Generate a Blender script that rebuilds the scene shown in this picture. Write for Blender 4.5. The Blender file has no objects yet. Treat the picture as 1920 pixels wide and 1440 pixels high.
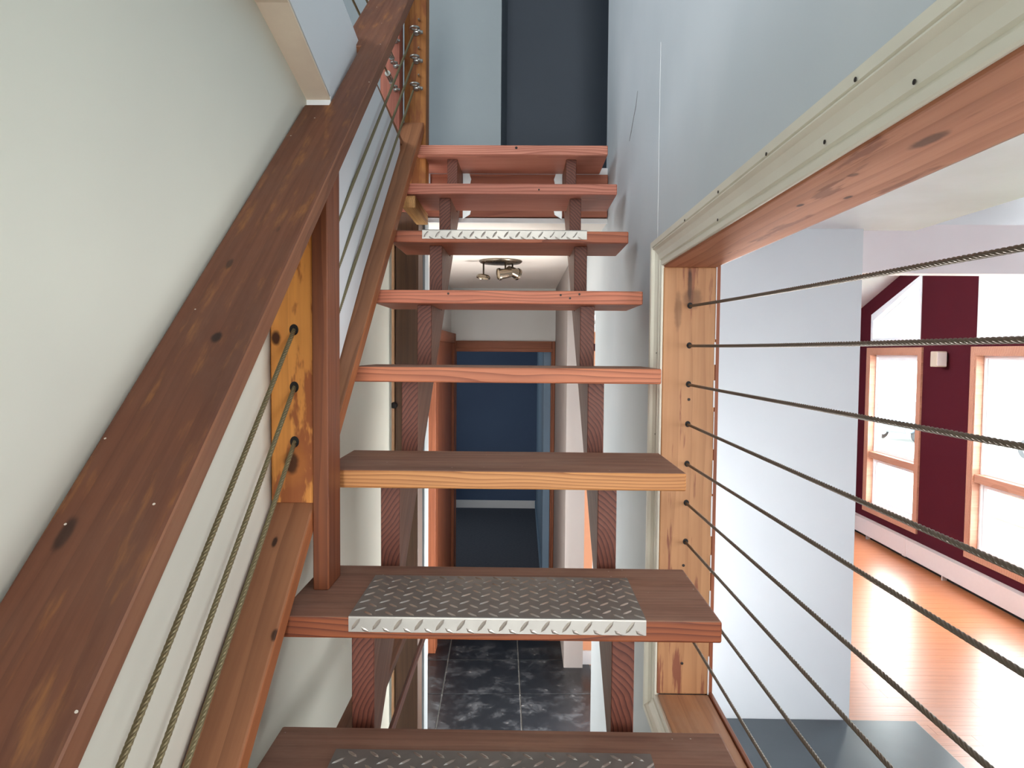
import bpy, bmesh, math, random
import numpy as np
from mathutils import Vector, Matrix

# ------------------------------------------------------------------ camera, sky, exposure
SC = bpy.context.scene
COL = SC.collection
E = 2.0                                   # eye height above the lower floor; z below is measured from the eye
F = 1335.0
cam = bpy.data.cameras.new('camera')
cam.sensor_fit = 'HORIZONTAL'
cam.sensor_width = 36.0
cam.lens = F / 1920.0 * 36.0
cam.clip_start = 0.02
camo = bpy.data.objects.new('camera', cam)
COL.objects.link(camo)
yc = Vector((20 / F, 60 / F, -1)).normalized()
ROLL = 0.0085
zc = Vector((math.sin(ROLL), math.cos(ROLL), 0))
zc = (zc - yc * zc.dot(yc)).normalized()
xc = yc.cross(zc)
R = Matrix((xc, yc, zc))                  # rows: world axes seen from the camera
camo.matrix_world = Matrix.Translation((0, 0, E)) @ R.to_4x4()
SC.camera = camo

world = bpy.data.worlds.new('overcast_sky')
SC.world = world
world.use_nodes = True
bg = world.node_tree.nodes['Background']
bg.inputs[0].default_value = (0.93, 0.97, 1.0, 1)
bg.inputs[1].default_value = 9.0
SC.view_settings.view_transform = 'Standard'
SC.view_settings.look = 'None'
SC.view_settings.gamma = 1.0
SC.view_settings.use_curve_mapping = False
SC.view_settings.exposure = 1.25
SC.cycles.max_bounces = 10
SC.cycles.diffuse_bounces = 6


def area(name, loc, rot, sx, sy, power, color=(1, 1, 1)):
    l = bpy.data.lights.new(name, 'AREA')
    l.shape = 'RECTANGLE'
    l.size, l.size_y = sx, sy
    l.energy = power
    l.color = color
    o = bpy.data.objects.new(name, l)
    COL.objects.link(o)
    o.location = loc
    o.rotation_euler = rot
    return o


PI = math.pi
# area lamps for unseen windows, plus added fill lamps
area('daylight_stair_window', (-0.05, -4.8, 3.7), (PI / 2, 0, 0), 0.75, 2.4, 38, (1.0, 0.97, 0.90))
area('fill_below_flight', (-0.06, -4.8, 0.95), (PI / 2, 0, 0), 0.75, 1.7, 40, (1.0, 0.97, 0.95))  # added lamp behind the camera, brightens the hall below the flight; no real door
area('daylight_upper_window', (-2.3, 0.5, 4.2), (0, -PI / 2, 0), 1.4, 2.4, 31, (0.93, 0.97, 1.0))
area('fill_room_back', (2.85, -4.8, 2.4), (PI / 2, 0, 0), 1.8, 3.0, 95, (0.97, 0.98, 1.0))  # added lamp before the closed back wall, brightens the white chase wall
area('fill_left_wall', (3.7, 0.6, 1.7), (0, PI / 2, math.radians(24)), 1.8, 3.0, 52, (0.98, 0.99, 1.0))  # added lamp inside the room, turned to brighten the left stair wall
area('fill_hall_side', (0.78, 3.62, 0.80), (0, PI / 2, math.radians(30)), 1.2, 0.6, 50, (1.0, 0.96, 0.92))  # added lamp hidden beside the hall, brightens it and the walls under the stairs
area('daylight_blue_room_window', (-1.6, 7.6, 1.4), (0, -PI / 2, 0), 1.2, 1.4, 4, (1.0, 0.97, 0.93))

# ------------------------------------------------------------------ helpers


def lin(c):
    c = c / 255.0
    return c / 12.92 if c <= 0.04045 else ((c + 0.055) / 1.055) ** 2.4


def rgb(r, g, b, k=1.0):
    return (min(lin(r) * k, .95), min(lin(g) * k, .95), min(lin(b) * k, .95), 1)


def grain_frame(c, grain):
    c = Vector(c)
    ax = {'X': ((1, 0, 0), (0, 1, 0), (0, 0, 1)), 'Y': ((0, 1, 0), (-1, 0, 0), (0, 0, 1)), 'Z': ((0, 0, 1), (1, 0, 0), (0, 1, 0))}[grain]
    m = Matrix((ax[0], ax[1], ax[2])).transposed().to_4x4()
    return Matrix.Translation(c) @ m


def link(name, me, parent=None, frame=None):
    o = bpy.data.objects.new(name, me)
    COL.objects.link(o)
    if frame is not None:
        o.matrix_world = frame
    if parent is not None:
        o.parent = parent
        o.matrix_parent_inverse = parent.matrix_world.inverted()
    return o


def from_bm(name, bm, mats, parent=None, frame=None, smooth=False):
    bmesh.ops.recalc_face_normals(bm, faces=bm.faces)
    me = bpy.data.meshes.new(name)
    bm.to_mesh(me)
    bm.free()
    for m in (mats if isinstance(mats, (list, tuple)) else [mats]):
        me.materials.append(m)
    if smooth:
        me.polygons.foreach_set('use_smooth', [True] * len(me.polygons))
    return link(name, me, parent, frame)


def prism_bm(bm, poly, h0, h1):
    lo = [bm.verts.new((x, y, h0)) for x, y in poly]
    hi = [bm.verts.new((x, y, h1)) for x, y in poly]
    n = len(poly)
    bm.faces.new(lo[::-1])
    bm.faces.new(hi)
    for i in range(n):
        j = (i + 1) % n
        bm.faces.new((lo[i], lo[j], hi[j], hi[i]))


def prism(name, frame, poly, h0, h1, mat, parent=None, bevel=0.0, top=None, topdir=(0, 0, 1), segs=2):
    bm = bmesh.new()
    prism_bm(bm, poly, h0, h1)
    bmesh.ops.recalc_face_normals(bm, faces=bm.faces)
    if bevel:
        bmesh.ops.bevel(bm, geom=bm.edges[:], offset=bevel, segments=segs, affect='EDGES', profile=0.5, clamp_overlap=True)
    mats = [mat]
    if top is not None:
        mats.append(top)
        d = frame.to_3x3().inverted() @ Vector(topdir)
        bm.normal_update()
        for f in bm.faces:
            if f.normal.dot(d) > 0.8:
                f.material_index = 1
    return from_bm(name, bm, mats, parent, frame)


def box(name, x0, x1, y0, y1, z0, z1, mat, parent=None, grain='X', bevel=0.0, top=None, topdir=(0, 0, 1), eye=True):
    """Box in world metres; z measured from the eye when eye is true."""
    o = E if eye else 0
    c = Vector(((x0 + x1) / 2, (y0 + y1) / 2, (z0 + z1) / 2 + o))
    fr = grain_frame(c, grain)
    h = Vector(((x1 - x0) / 2, (y1 - y0) / 2, (z1 - z0) / 2))
    if grain == 'X':
        a, b, t = h.x, h.y, h.z
    elif grain == 'Y':
        a, b, t = h.y, h.x, h.z
    else:
        a, b, t = h.z, h.x, h.y
    return prism(name, fr, [(-a, -b), (a, -b), (a, b), (-a, b)], -t, t, mat, parent, bevel, top, topdir)


def boxes(name, lst, mat, parent=None):
    """Several boxes of one structure as one mesh (z from the eye)."""
    bm = bmesh.new()
    for x0, x1, y0, y1, z0, z1 in lst:
        n = len(bm.verts)
        prism_bm(bm, [(x0, y0), (x1, y0), (x1, y1), (x0, y1)], z0 + E, z1 + E)
    return from_bm(name, bm, mat, parent)


def struct(o, label=None):
    o['kind'] = 'structure'
    if label:
        o['label'] = label
    return o


def thing(name, label, cat, loc, group=None):
    o = bpy.data.objects.new(name, None)
    COL.objects.link(o)
    o.empty_display_size = 0.1
    o.matrix_world = Matrix.Translation((loc[0], loc[1], loc[2] + E))
    return tag(o, label, cat, group)


def tag(o, label, cat, group=None, kind=None):
    o['label'] = label
    o['category'] = cat
    if group:
        o['group'] = group
    if kind:
        o['kind'] = kind
    return o


def lathe_bm(bm, prof, segs=24, m=None):
    rings = []
    for r, z in prof:
        ring = []
        for i in range(segs):
            a = 2 * PI * i / segs
            v = Vector((r * math.cos(a), r * math.sin(a), z))
            ring.append(bm.verts.new(m @ v if m else v))
        rings.append(ring)
    for a, b in zip(rings, rings[1:]):
        for i in range(segs):
            j = (i + 1) % segs
            bm.faces.new((a[i], a[j], b[j], b[i]))
    bm.faces.new(rings[0][::-1])
    bm.faces.new(rings[-1])


def dirmat(p, d):
    """Matrix that puts local Z along d at p."""
    q = Vector(d).normalized().to_track_quat('Z', 'Y')
    return Matrix.Translation(Vector(p)) @ q.to_matrix().to_4x4()


def rope(name, pts, r, mat, parent=None, lay=0.046, strands=6, frame=None):
    """Twisted wire rope along a polyline; every strand is a raised helix."""
    pts = [np.array(p, float) for p in pts]
    P = []
    for a, b in zip(pts, pts[1:]):
        L = np.linalg.norm(b - a)
        n = max(2, int(L / 0.0045))
        for i in range(n):
            P.append(a + (b - a) * i / n)
    P.append(pts[-1])
    P = np.array(P)
    T = np.gradient(P, axis=0)
    T /= np.linalg.norm(T, axis=1)[:, None]
    up = np.array((1.0, 0, 0))
    U = np.cross(T, up)
    U /= np.linalg.norm(U, axis=1)[:, None]
    V = np.cross(T, U)
    s = np.concatenate(([0], np.cumsum(np.linalg.norm(np.diff(P, axis=0), axis=1))))
    M = strands * 4
    th = np.arange(M) * 2 * PI / M
    ang = th[None, :] + (2 * PI * s / lay)[:, None]
    lobe = np.array([0.68, 0.93, 1.0, 0.93] * strands)
    rad = r * lobe
    ca, sa = np.cos(ang) * rad, np.sin(ang) * rad
    X = P[:, None, :] + ca[:, :, None] * U[:, None, :] + sa[:, :, None] * V[:, None, :]
    N = len(P)
    idx = np.arange(N * M).reshape(N, M)
    a = idx[:-1, :].ravel()
    b = np.roll(idx, -1, axis=1)[:-1, :].ravel()
    c = np.roll(idx, -1, axis=1)[1:, :].ravel()
    d = idx[1:, :].ravel()
    faces = np.stack((a, b, c, d), 1).tolist()
    base = Vector(pts[0])
    verts = (X.reshape(-1, 3) - np.array(base)).tolist()
    faces.append(list(range(M))[::-1])
    faces.append(list(range((N - 1) * M, N * M)))
    me = bpy.data.meshes.new(name)
    me.from_pydata(verts, [], faces)
    me.materials.append(mat)
    me.polygons.foreach_set('use_smooth', [True] * len(me.polygons))
    return link(name, me, parent, Matrix.Translation(base))


# ------------------------------------------------------------------ materials


class NT:
    def __init__(self, name):
        self.m = bpy.data.materials.new(name)
        self.m.use_nodes = True
        self.t = self.m.node_tree
        self.t.nodes.clear()
        self.out = self.n('ShaderNodeOutputMaterial')

    def n(self, kind, **kw):
        nd = self.t.nodes.new(kind)
        for k, v in kw.items():
            setattr(nd, k, v)
        return nd

    def l(self, a, b):
        self.t.links.new(a, b)

    def inp(self, node, key, val):
        if hasattr(val, 'is_linked') or isinstance(val, bpy.types.NodeSocket):
            self.l(val, node.inputs[key])
        else:
            node.inputs[key].default_value = val

    def math(self, op, a, b=0.0, c=0.0, clamp=False):
        nd = self.n('ShaderNodeMath', operation=op, use_clamp=clamp)
        self.inp(nd, 0, a)
        self.inp(nd, 1, b)
        self.inp(nd, 2, c)
        return nd.outputs[0]

    def vmath(self, op, a, b=(0, 0, 0)):
        nd = self.n('ShaderNodeVectorMath', operation=op)
        self.inp(nd, 0, a)
        self.inp(nd, 1, b)
        return nd.outputs[0] if op not in ('LENGTH', 'DISTANCE') else nd.outputs['Value']

    def mix(self, f, a, b, blend='MIX'):
        nd = self.n('ShaderNodeMix', data_type='RGBA', blend_type=blend)
        self.inp(nd, 'Factor', f)
        self.inp(nd, 6, a)
        self.inp(nd, 7, b)
        return nd.outputs[2]

    def noise(self, vec, scale, detail=3, rough=0.55):
        nd = self.n('ShaderNodeTexNoise')
        self.l(vec, nd.inputs['Vector'])
        nd.inputs['Scale'].default_value = scale
        nd.inputs['Detail'].default_value = detail
        nd.inputs['Roughness'].default_value = rough
        return nd.outputs[0]

    def ramp(self, f, lo, hi):
        nd = self.n('ShaderNodeMapRange', interpolation_type='SMOOTHSTEP')
        self.l(f, nd.inputs[0])
        nd.inputs[1].default_value = lo
        nd.inputs[2].default_value = hi
        return nd.outputs[0]

    def bsdf(self, color, rough=0.5, metal=0.0, spec=0.5, normal=None):
        b = self.n('ShaderNodeBsdfPrincipled')
        self.inp(b, 'Base Color', color)
        self.inp(b, 'Roughness', rough)
        self.inp(b, 'Metallic', metal)
        self.inp(b, 'Specular IOR Level', spec)
        if normal is not None:
            self.l(normal, b.inputs['Normal'])
        self.l(b.outputs[0], self.out.inputs[0])
        return b

    def bump(self, h, strength, dist=0.002):
        nd = self.n('ShaderNodeBump')
        nd.inputs['Strength'].default_value = strength
        nd.inputs['Distance'].default_value = dist
        self.l(h, nd.inputs['Height'])
        return nd.outputs[0]


def paint(name, c, c2=None, rough=0.6, amount=0.5, scale=1.2, bump=0.06, spec=0.3):
    t = NT(name)
    co = t.n('ShaderNodeTexCoord').outputs['Object']
    n1 = t.ramp(t.noise(co, scale, 4), 0.35, 0.7)
    col = t.mix(t.math('MULTIPLY', n1, amount), c, c2 or tuple(x * 0.93 for x in c[:3]) + (1,))
    nb = t.noise(co, 180, 3)
    t.bsdf(col, rough, 0, spec, t.bump(nb, bump, 0.001))
    return t.m


def plain(name, c, rough=0.5, metal=0.0, spec=0.5, var=0.12, scale=30):
    t = NT(name)
    co = t.n('ShaderNodeTexCoord').outputs['Object']
    n1 = t.noise(co, scale, 3)
    col = t.mix(t.math('MULTIPLY', n1, var * 2), c, tuple(x * 0.55 for x in c[:3]) + (1,))
    t.bsdf(col, t.math('ADD', t.math('MULTIPLY', n1, 0.15), rough - 0.07), metal, spec)
    return t.m


def wood(name, base, late, dark, stain=None, stain_amt=0.0, ring=40, contrast=0.6, blotch=0.35, knots=(), rough=0.5,
         fine=0.35, pith=(0.12, 0.03), stain_scale=(2.2, 9, 9), stain_rng=(0.5, 0.56), auto_knots=0.0, spec=0.35, dust=None, dust_amt=0.0, specks=0.0):
    """Sawn softwood: growth rings round an axis along local X, fine grain, blotches, knots."""
    t = NT(name)
    tc = t.n('ShaderNodeTexCoord').outputs['Object']
    rnd = t.n('ShaderNodeObjectInfo').outputs['Random']
    cm = t.n('ShaderNodeCombineXYZ')
    t.l(t.math('MULTIPLY', rnd, 7.3), cm.inputs[0])
    t.l(t.math('MULTIPLY', t.math('SINE', t.math('MULTIPLY', rnd, 37.0)), 0.02), cm.inputs[1])
    t.l(t.math('MULTIPLY', t.math('SINE', t.math('MULTIPLY', rnd, 91.0)), 0.01), cm.inputs[2])
    co = t.vmath('ADD', tc, cm.outputs[0])
    # wavy rings
    w = t.vmath('MULTIPLY', co, (1.6, 7, 7))
    nz = t.n('ShaderNodeTexNoise')
    t.l(w, nz.inputs['Vector'])
    nz.inputs['Scale'].default_value = 1.0
    nz.inputs['Detail'].default_value = 2
    off = t.vmath('MULTIPLY', t.vmath('SUBTRACT', nz.outputs['Color'], (0.5, 0.5, 0.5)), (0, 0.05, 0.05))
    rc = t.vmath('ADD', t.vmath('MULTIPLY', co, (0.06, 1, 1)), off)
    rc = t.vmath('ADD', rc, (0, pith[0], pith[1]))
    wv = t.n('ShaderNodeTexWave', wave_type='RINGS', rings_direction='X', wave_profile='SAW')
    t.l(rc, wv.inputs['Vector'])
    wv.inputs['Scale'].default_value = ring
    wv.inputs['Distortion'].default_value = 0.6
    wv.inputs['Detail'].default_value = 2
    wv.inputs['Detail Scale'].default_value = 2
    rings = t.math('POWER', wv.outputs['Fac'], 2.6)
    fg = t.noise(t.vmath('MULTIPLY', co, (4, 120, 120)), 1.0, 3)
    late2 = tuple(x * 0.72 for x in late[:3]) + (1,)
    col = t.mix(t.math('MULTIPLY', rings, min(contrast * 1.25, 1.0)), base, late2)
    col = t.mix(t.math('MULTIPLY', t.ramp(fg, 0.35, 0.75), fine), col, dark)
    bl = t.ramp(t.noise(t.vmath('MULTIPLY', co, (2.5, 8, 8)), 1.0, 4), 0.42, 0.75)
    col = t.mix(t.math('MULTIPLY', bl, blotch), col, dark)
    if stain:
        st = t.ramp(t.noise(t.vmath('MULTIPLY', co, stain_scale), 1.0, 5, 0.6), stain_rng[0], stain_rng[1])
        col = t.mix(t.math('MULTIPLY', st, stain_amt), col, stain)
    if auto_knots:
        vo = t.n('ShaderNodeTexVoronoi')
        t.l(t.vmath('MULTIPLY', co, (3.0, 6.5, 6.5)), vo.inputs['Vector'])
        vo.inputs['Scale'].default_value = 1.0
        k = t.math('SUBTRACT', 1.0, t.ramp(vo.outputs['Distance'], 0.04, 0.11))
        col = t.mix(t.math('MULTIPLY', k, auto_knots), col, tuple(x * 0.18 for x in dark[:3]) + (1,))
    for (p, sx, sy, amt) in knots:
        d = t.vmath('LENGTH', t.vmath('MULTIPLY', t.vmath('SUBTRACT', tc, p), (1 / sx, 1 / sy, 1 / sy)))
        d = t.math('ADD', d, t.math('MULTIPLY', t.math('SUBTRACT', t.noise(tc, 60, 2), 0.5), 0.5))
        k = t.math('SUBTRACT', 1.0, t.ramp(d, 0.55, 1.15))
        halo = t.math('SUBTRACT', 1.0, t.ramp(d, 1.0, 2.4))
        col = t.mix(t.math('MULTIPLY', halo, 0.35 * amt), col, late)
        col = t.mix(t.math('MULTIPLY', k, amt), col, tuple(x * 0.2 for x in dark[:3]) + (1,))
    if dust:
        ds = t.ramp(t.noise(t.vmath('MULTIPLY', co, (5, 12, 12)), 1.0, 5, 0.65), 0.4, 0.7)
        col = t.mix(t.math('MULTIPLY', ds, dust_amt), col, dust)
    if specks:
        vs = t.n('ShaderNodeTexVoronoi')
        t.l(co, vs.inputs['Vector'])
        vs.inputs['Scale'].default_value = 34
        k = t.math('LESS_THAN', vs.outputs['Distance'], 0.05)
        sel = t.math('GREATER_THAN', t.n('ShaderNodeSeparateColor').outputs[0], 0.6)
        sc_ = t.t.nodes[-1]
        t.l(vs.outputs['Color'], t.t.nodes['Separate Color'].inputs[0])
        col = t.mix(t.math('MULTIPLY', t.math('MULTIPLY', k, sel), specks), col, (0.6, 0.55, 0.48, 1))
    h = t.math('ADD', t.math('MULTIPLY', rings, 0.5), fg)
    t.bsdf(col, t.math('ADD', rough - 0.1, t.math('MULTIPLY', fg, 0.2)), 0, spec, t.bump(h, 0.12, 0.001))
    return t.m


K = 1.25
M_left = paint('greenish_white_wall_paint', rgb(230, 231, 217), rgb(221, 221, 209), amount=0.6)
M_white = paint('white_wall_paint', rgb(222, 224, 222), rgb(212, 212, 212), amount=0.6)
M_right = paint('cool_white_wall_paint', rgb(206, 214, 220), rgb(194, 204, 211), amount=0.8, scale=1.6)
M_chase = paint('bright_white_wall_paint', rgb(203, 208, 212), rgb(196, 201, 206), amount=0.6)
M_ceil = paint('ceiling_paint', rgb(202, 200, 202), rgb(192, 188, 189), amount=0.7, scale=2.5)
M_hallceil = paint('hall_ceiling_paint', rgb(240, 232, 224), rgb(232, 224, 216))
M_slate = paint('slate_blue_wall_paint', rgb(112, 122, 136), rgb(104, 114, 128), amount=0.5)
M_greyup = paint('grey_upper_room_paint', rgb(120, 126, 130))
M_landing = paint('pale_blue_grey_wall_paint', rgb(158, 168, 173), rgb(150, 161, 166), amount=0.5)
M_edge = paint('cool_white_edge_paint', rgb(236, 240, 242), rgb(228, 232, 235), amount=0.5)
M_blue = paint('deep_blue_wall_paint', rgb(72, 92, 122), rgb(66, 84, 114))
M_blue2 = paint('light_blue_wall_paint', rgb(128, 156, 182))
M_maroon = paint('maroon_wall_paint', rgb(76, 24, 33), rgb(69, 22, 30), amount=0.5, rough=0.85, spec=0.08)
M_peach = paint('peach_wall_paint', rgb(245, 180, 140))
M_bare = paint('bare_drywall_paper', rgb(246, 230, 208), rgb(236, 218, 198), amount=0.8, scale=8)
M_trim = paint('cream_trim_paint', rgb(238, 236, 222), rgb(226, 223, 210), rough=0.4, amount=0.6, scale=5, bump=0.02)
M_trim2 = paint('white_trim_paint', rgb(232, 234, 236), rough=0.4, bump=0.02)
M_vinyl = plain('white_window_vinyl', rgb(236, 238, 240), 0.35, var=0.03)
M_heater = plain('enamel_heater_metal', rgb(214, 200, 196), 0.4, var=0.06)
M_black = plain('black_gap', rgb(24, 22, 22), 0.7)
M_nail = plain('dark_nail', rgb(52, 46, 44), 0.5, 0.5)
M_beige = plain('beige_plastic', rgb(190, 172, 152), 0.5, var=0.05)
M_galv = plain('galvanised_steel', rgb(206, 212, 216), 0.42, 0.75, var=0.15, scale=60)
M_eye = plain('zinc_eye_bolt', rgb(190, 190, 184), 0.35, 0.9)
M_chrome = plain('brushed_nickel', rgb(132, 120, 106), 0.25, 0.95, var=0.05)
M_glassface = plain('lamp_glass', rgb(200, 180, 150), 0.15, 0.2, var=0.02)
M_ropeL = plain('olive_steel_rope', rgb(150, 138, 104), 0.45, 0.55, var=0.25, scale=400)
M_ropeR = plain('grey_steel_rope', rgb(128, 118, 104), 0.45, 0.55, var=0.25, scale=400)
M_plate = plain('aluminium_tread_plate', rgb(176, 174, 170), 0.42, 0.85, var=0.25, scale=14)
M_plate_top = plain('scuffed_aluminium_plate', rgb(158, 154, 150), 0.5, 0.6, var=0.4, scale=22)
M_lug = plain('worn_bright_lug', rgb(214, 208, 200), 0.3, 0.85, var=0.05)
M_carpet = paint('charcoal_carpet', rgb(92, 98, 108), rgb(78, 84, 94), rough=0.95, scale=40, bump=0.6, spec=0.05)
M_hearth = paint('slate_hearth', rgb(58, 66, 72), rgb(48, 56, 62), rough=0.3, scale=4, bump=0.1, spec=0.5)
M_ground = paint('pale_concrete_ground', rgb(205, 205, 200), rgb(190, 190, 186), rough=0.9, scale=0.3)
M_grass = paint('lawn_grass', rgb(120, 160, 70), rgb(100, 140, 60), rough=0.9, scale=2, bump=0.5)
M_house = paint('pale_house_siding', rgb(225, 225, 222))
M_hwin = plain('teal_house_window', rgb(120, 150, 150), 0.2)
M_carpaint = plain('silver_car_paint', rgb(170, 178, 186), 0.3, 0.4, var=0.03)
M_cardark = plain('dark_car_glass', rgb(70, 78, 86), 0.15, var=0.03)
M_tyre = plain('rubber_tyre', rgb(50, 50, 52), 0.8)


def glass_mat():
    t = NT('window_glass')
    tr = t.n('ShaderNodeBsdfTransparent')
    tr.inputs[0].default_value = (0.95, 0.98, 0.97, 1)
    gl = t.n('ShaderNodeBsdfGlossy')
    gl.inputs['Roughness'].default_value = 0.02
    mx = t.n('ShaderNodeMixShader')
    mx.inputs[0].default_value = 0.05
    t.l(tr.outputs[0], mx.inputs[1])
    t.l(gl.outputs[0], mx.inputs[2])
    t.l(mx.outputs[0], t.out.inputs[0])
    return t.m


M_glass = glass_mat()


def tile_mat():
    t = NT('black_slate_tile')
    co = t.n('ShaderNodeTexCoord').outputs['Object']
    rnd = t.n('ShaderNodeObjectInfo').outputs['Random']
    cm = t.n('ShaderNodeCombineXYZ')
    t.l(t.math('MULTIPLY', rnd, 20.0), cm.inputs[0])
    c2 = t.vmath('ADD', co, cm.outputs[0])
    n1 = t.ramp(t.noise(c2, 7, 6, 0.7), 0.46, 0.72)
    n2 = t.ramp(t.noise(c2, 26, 5, 0.75), 0.58, 0.72)
    col = t.mix(t.math('MULTIPLY', n1, 0.22), rgb(22, 24, 28), rgb(108, 112, 118))
    col = t.mix(t.math('MULTIPLY', t.math('MULTIPLY', n2, n1), 0.55), col, rgb(205, 205, 205))
    t.bsdf(col, t.math('ADD', 0.28, t.math('MULTIPLY', n1, 0.3)), 0, 0.5, t.bump(n1, 0.15, 0.002))
    return t.m


M_tile = tile_mat()
M_grout = plain('grey_grout', rgb(140, 140, 138), 0.9)

# woods: (base, late wood, dark)
W_hand = wood('handrail_wood', rgb(118, 72, 50, 0.79), rgb(102, 60, 42, 0.79), rgb(82, 48, 36, 0.79), rgb(168, 112, 58, 0.84), 0.55, ring=12, contrast=0.35,
              blotch=0.7, fine=0.4, rough=0.6, stain_scale=(9, 55, 55), stain_rng=(0.52, 0.74), dust=rgb(120, 84, 66, 0.84), dust_amt=0.35, specks=0.9,
              knots=[((-1.192, 0.035, 0.0), 0.022, 0.008, 0.8), ((-0.89, -0.012, 0.0), 0.012, 0.008, 0.9), ((-0.719, 0.025, 0.0), 0.016, 0.005, 0.8), ((-0.62, -0.02, 0.0), 0.010, 0.003, 0.4)])
W_handside = wood('handrail_edge_wood', rgb(140, 92, 64), rgb(118, 74, 52), rgb(96, 60, 44), ring=20, contrast=0.5, blotch=0.3)
W_bot = wood('lower_rail_wood', rgb(136, 92, 64, 1.54), rgb(116, 76, 52, 1.54), rgb(98, 62, 44, 1.54), ring=9, contrast=0.5, blotch=0.35, fine=0.3, rough=0.55,
             knots=[((-0.335, 0.011, 0.0), 0.012, 0.005, 0.95), ((-0.509, -0.036, 0.0), 0.012, 0.006, 0.9), ((0.394, 0.018, 0.0), 0.018, 0.009, 0.95), ((0.172, 0.021, 0.0), 0.014, 0.008, 0.85)])
W_botside = wood('lower_rail_edge_wood', rgb(180, 112, 68), rgb(158, 94, 58), rgb(132, 76, 50), ring=14, contrast=0.4, blotch=0.3)
W_post = wood('amber_post_wood', rgb(204, 140, 70, 1.55), rgb(186, 118, 56, 1.55), rgb(150, 86, 44, 1.49), rgb(128, 64, 38, 1.38), 0.8, ring=9, contrast=0.3, blotch=0.35, fine=0.2,
              stain_scale=(5, 16, 16), stain_rng=(0.53, 0.59), rough=0.4,
              knots=[((0.0, -0.029, -0.019), 0.014, 0.010, 1.0), ((-0.228, -0.002, -0.019), 0.024, 0.015, 1.0)])
W_post2 = wood('red_brown_post_wood', rgb(150, 88, 54, 0.80), rgb(124, 68, 44, 0.80), rgb(96, 50, 36, 0.80), ring=18, contrast=0.5, blotch=0.4, rough=0.45)
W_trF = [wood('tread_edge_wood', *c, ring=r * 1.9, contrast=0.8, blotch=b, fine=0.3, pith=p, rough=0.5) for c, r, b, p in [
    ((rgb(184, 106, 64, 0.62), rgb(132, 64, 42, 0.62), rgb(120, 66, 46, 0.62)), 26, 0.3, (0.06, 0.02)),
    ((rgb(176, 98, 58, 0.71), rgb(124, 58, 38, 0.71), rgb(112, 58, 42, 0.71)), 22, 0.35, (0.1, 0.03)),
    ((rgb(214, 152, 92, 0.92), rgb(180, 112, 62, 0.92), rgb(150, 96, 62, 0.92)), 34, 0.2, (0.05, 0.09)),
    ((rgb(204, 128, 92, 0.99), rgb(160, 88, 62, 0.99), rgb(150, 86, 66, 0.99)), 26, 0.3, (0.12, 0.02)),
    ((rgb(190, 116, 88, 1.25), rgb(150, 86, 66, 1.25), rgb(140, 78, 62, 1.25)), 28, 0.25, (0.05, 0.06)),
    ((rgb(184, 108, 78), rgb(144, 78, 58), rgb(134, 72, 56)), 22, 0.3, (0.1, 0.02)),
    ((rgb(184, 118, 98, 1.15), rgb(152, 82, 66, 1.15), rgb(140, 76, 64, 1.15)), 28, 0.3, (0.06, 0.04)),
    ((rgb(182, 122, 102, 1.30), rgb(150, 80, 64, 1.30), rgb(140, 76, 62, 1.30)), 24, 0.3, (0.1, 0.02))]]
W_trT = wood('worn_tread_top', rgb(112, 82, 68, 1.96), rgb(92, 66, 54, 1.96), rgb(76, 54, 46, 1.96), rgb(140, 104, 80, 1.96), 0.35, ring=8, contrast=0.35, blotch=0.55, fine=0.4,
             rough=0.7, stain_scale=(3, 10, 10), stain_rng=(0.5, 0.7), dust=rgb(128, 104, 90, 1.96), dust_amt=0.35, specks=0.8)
W_strF = wood('stringer_wood', rgb(150, 88, 70, 0.62), rgb(84, 40, 34, 0.62), rgb(96, 54, 46, 0.6), ring=38, contrast=0.85, blotch=0.25, fine=0.2, pith=(0.179, -0.12))
W_strG = wood('stringer_wood_right', rgb(150, 88, 70, 0.62), rgb(84, 40, 34, 0.62), rgb(96, 54, 46, 0.6), ring=38, contrast=0.85, blotch=0.25, fine=0.2, pith=(0.179, 0.12))
W_strS = wood('stringer_side_wood', rgb(142, 90, 62, 0.85), rgb(122, 74, 52, 0.85), rgb(100, 60, 44, 0.85), ring=10, contrast=0.4, blotch=0.4, fine=0.3, auto_knots=0.6)
W_jamb = wood('jamb_fir_wood', rgb(206, 154, 108, 0.85), rgb(186, 128, 84, 0.85), rgb(160, 104, 72, 0.85), rgb(134, 70, 56, 0.85), 0.8, ring=9, contrast=0.32, blotch=0.25, fine=0.22,
              stain_scale=(2.6, 26, 26), stain_rng=(0.60, 0.66), rough=0.5,
              knots=[((0.482, -0.001, -0.018), 0.045, 0.006, 0.95), ((0.45, 0.006, -0.018), 0.028, 0.026, 0.5), ((0.42, -0.028, -0.018), 0.05, 0.010, 0.4)])
W_head = wood('head_fir_wood', rgb(196, 136, 106, 0.99), rgb(170, 108, 82, 0.99), rgb(150, 92, 70, 0.99), rgb(110, 60, 44, 0.99), 0.6, ring=9, contrast=0.4, blotch=0.3, fine=0.25,
              stain_scale=(2.2, 16, 16), stain_rng=(0.62, 0.67), rough=0.75, spec=0.15,
              knots=[((0.12, 0.0115, -0.018), 0.034, 0.010, 0.75), ((0.255, 0.022, -0.018), 0.010, 0.006, 0.6), ((0.373, -0.0255, -0.018), 0.012, 0.005, 0.9), ((0.426, 0.017, -0.018), 0.012, 0.005, 0.9)])
W_sill = wood('sill_fir_wood', rgb(176, 132, 98, 1.25), rgb(156, 110, 80, 1.25), rgb(130, 92, 70, 1.25), ring=8, contrast=0.35, blotch=0.4, dust=rgb(170, 146, 126, 1.25), dust_amt=0.4)
W_door = wood('door_casing_wood', rgb(150, 88, 58), rgb(124, 68, 44), rgb(104, 56, 38), ring=12, contrast=0.4, blotch=0.3)
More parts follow.
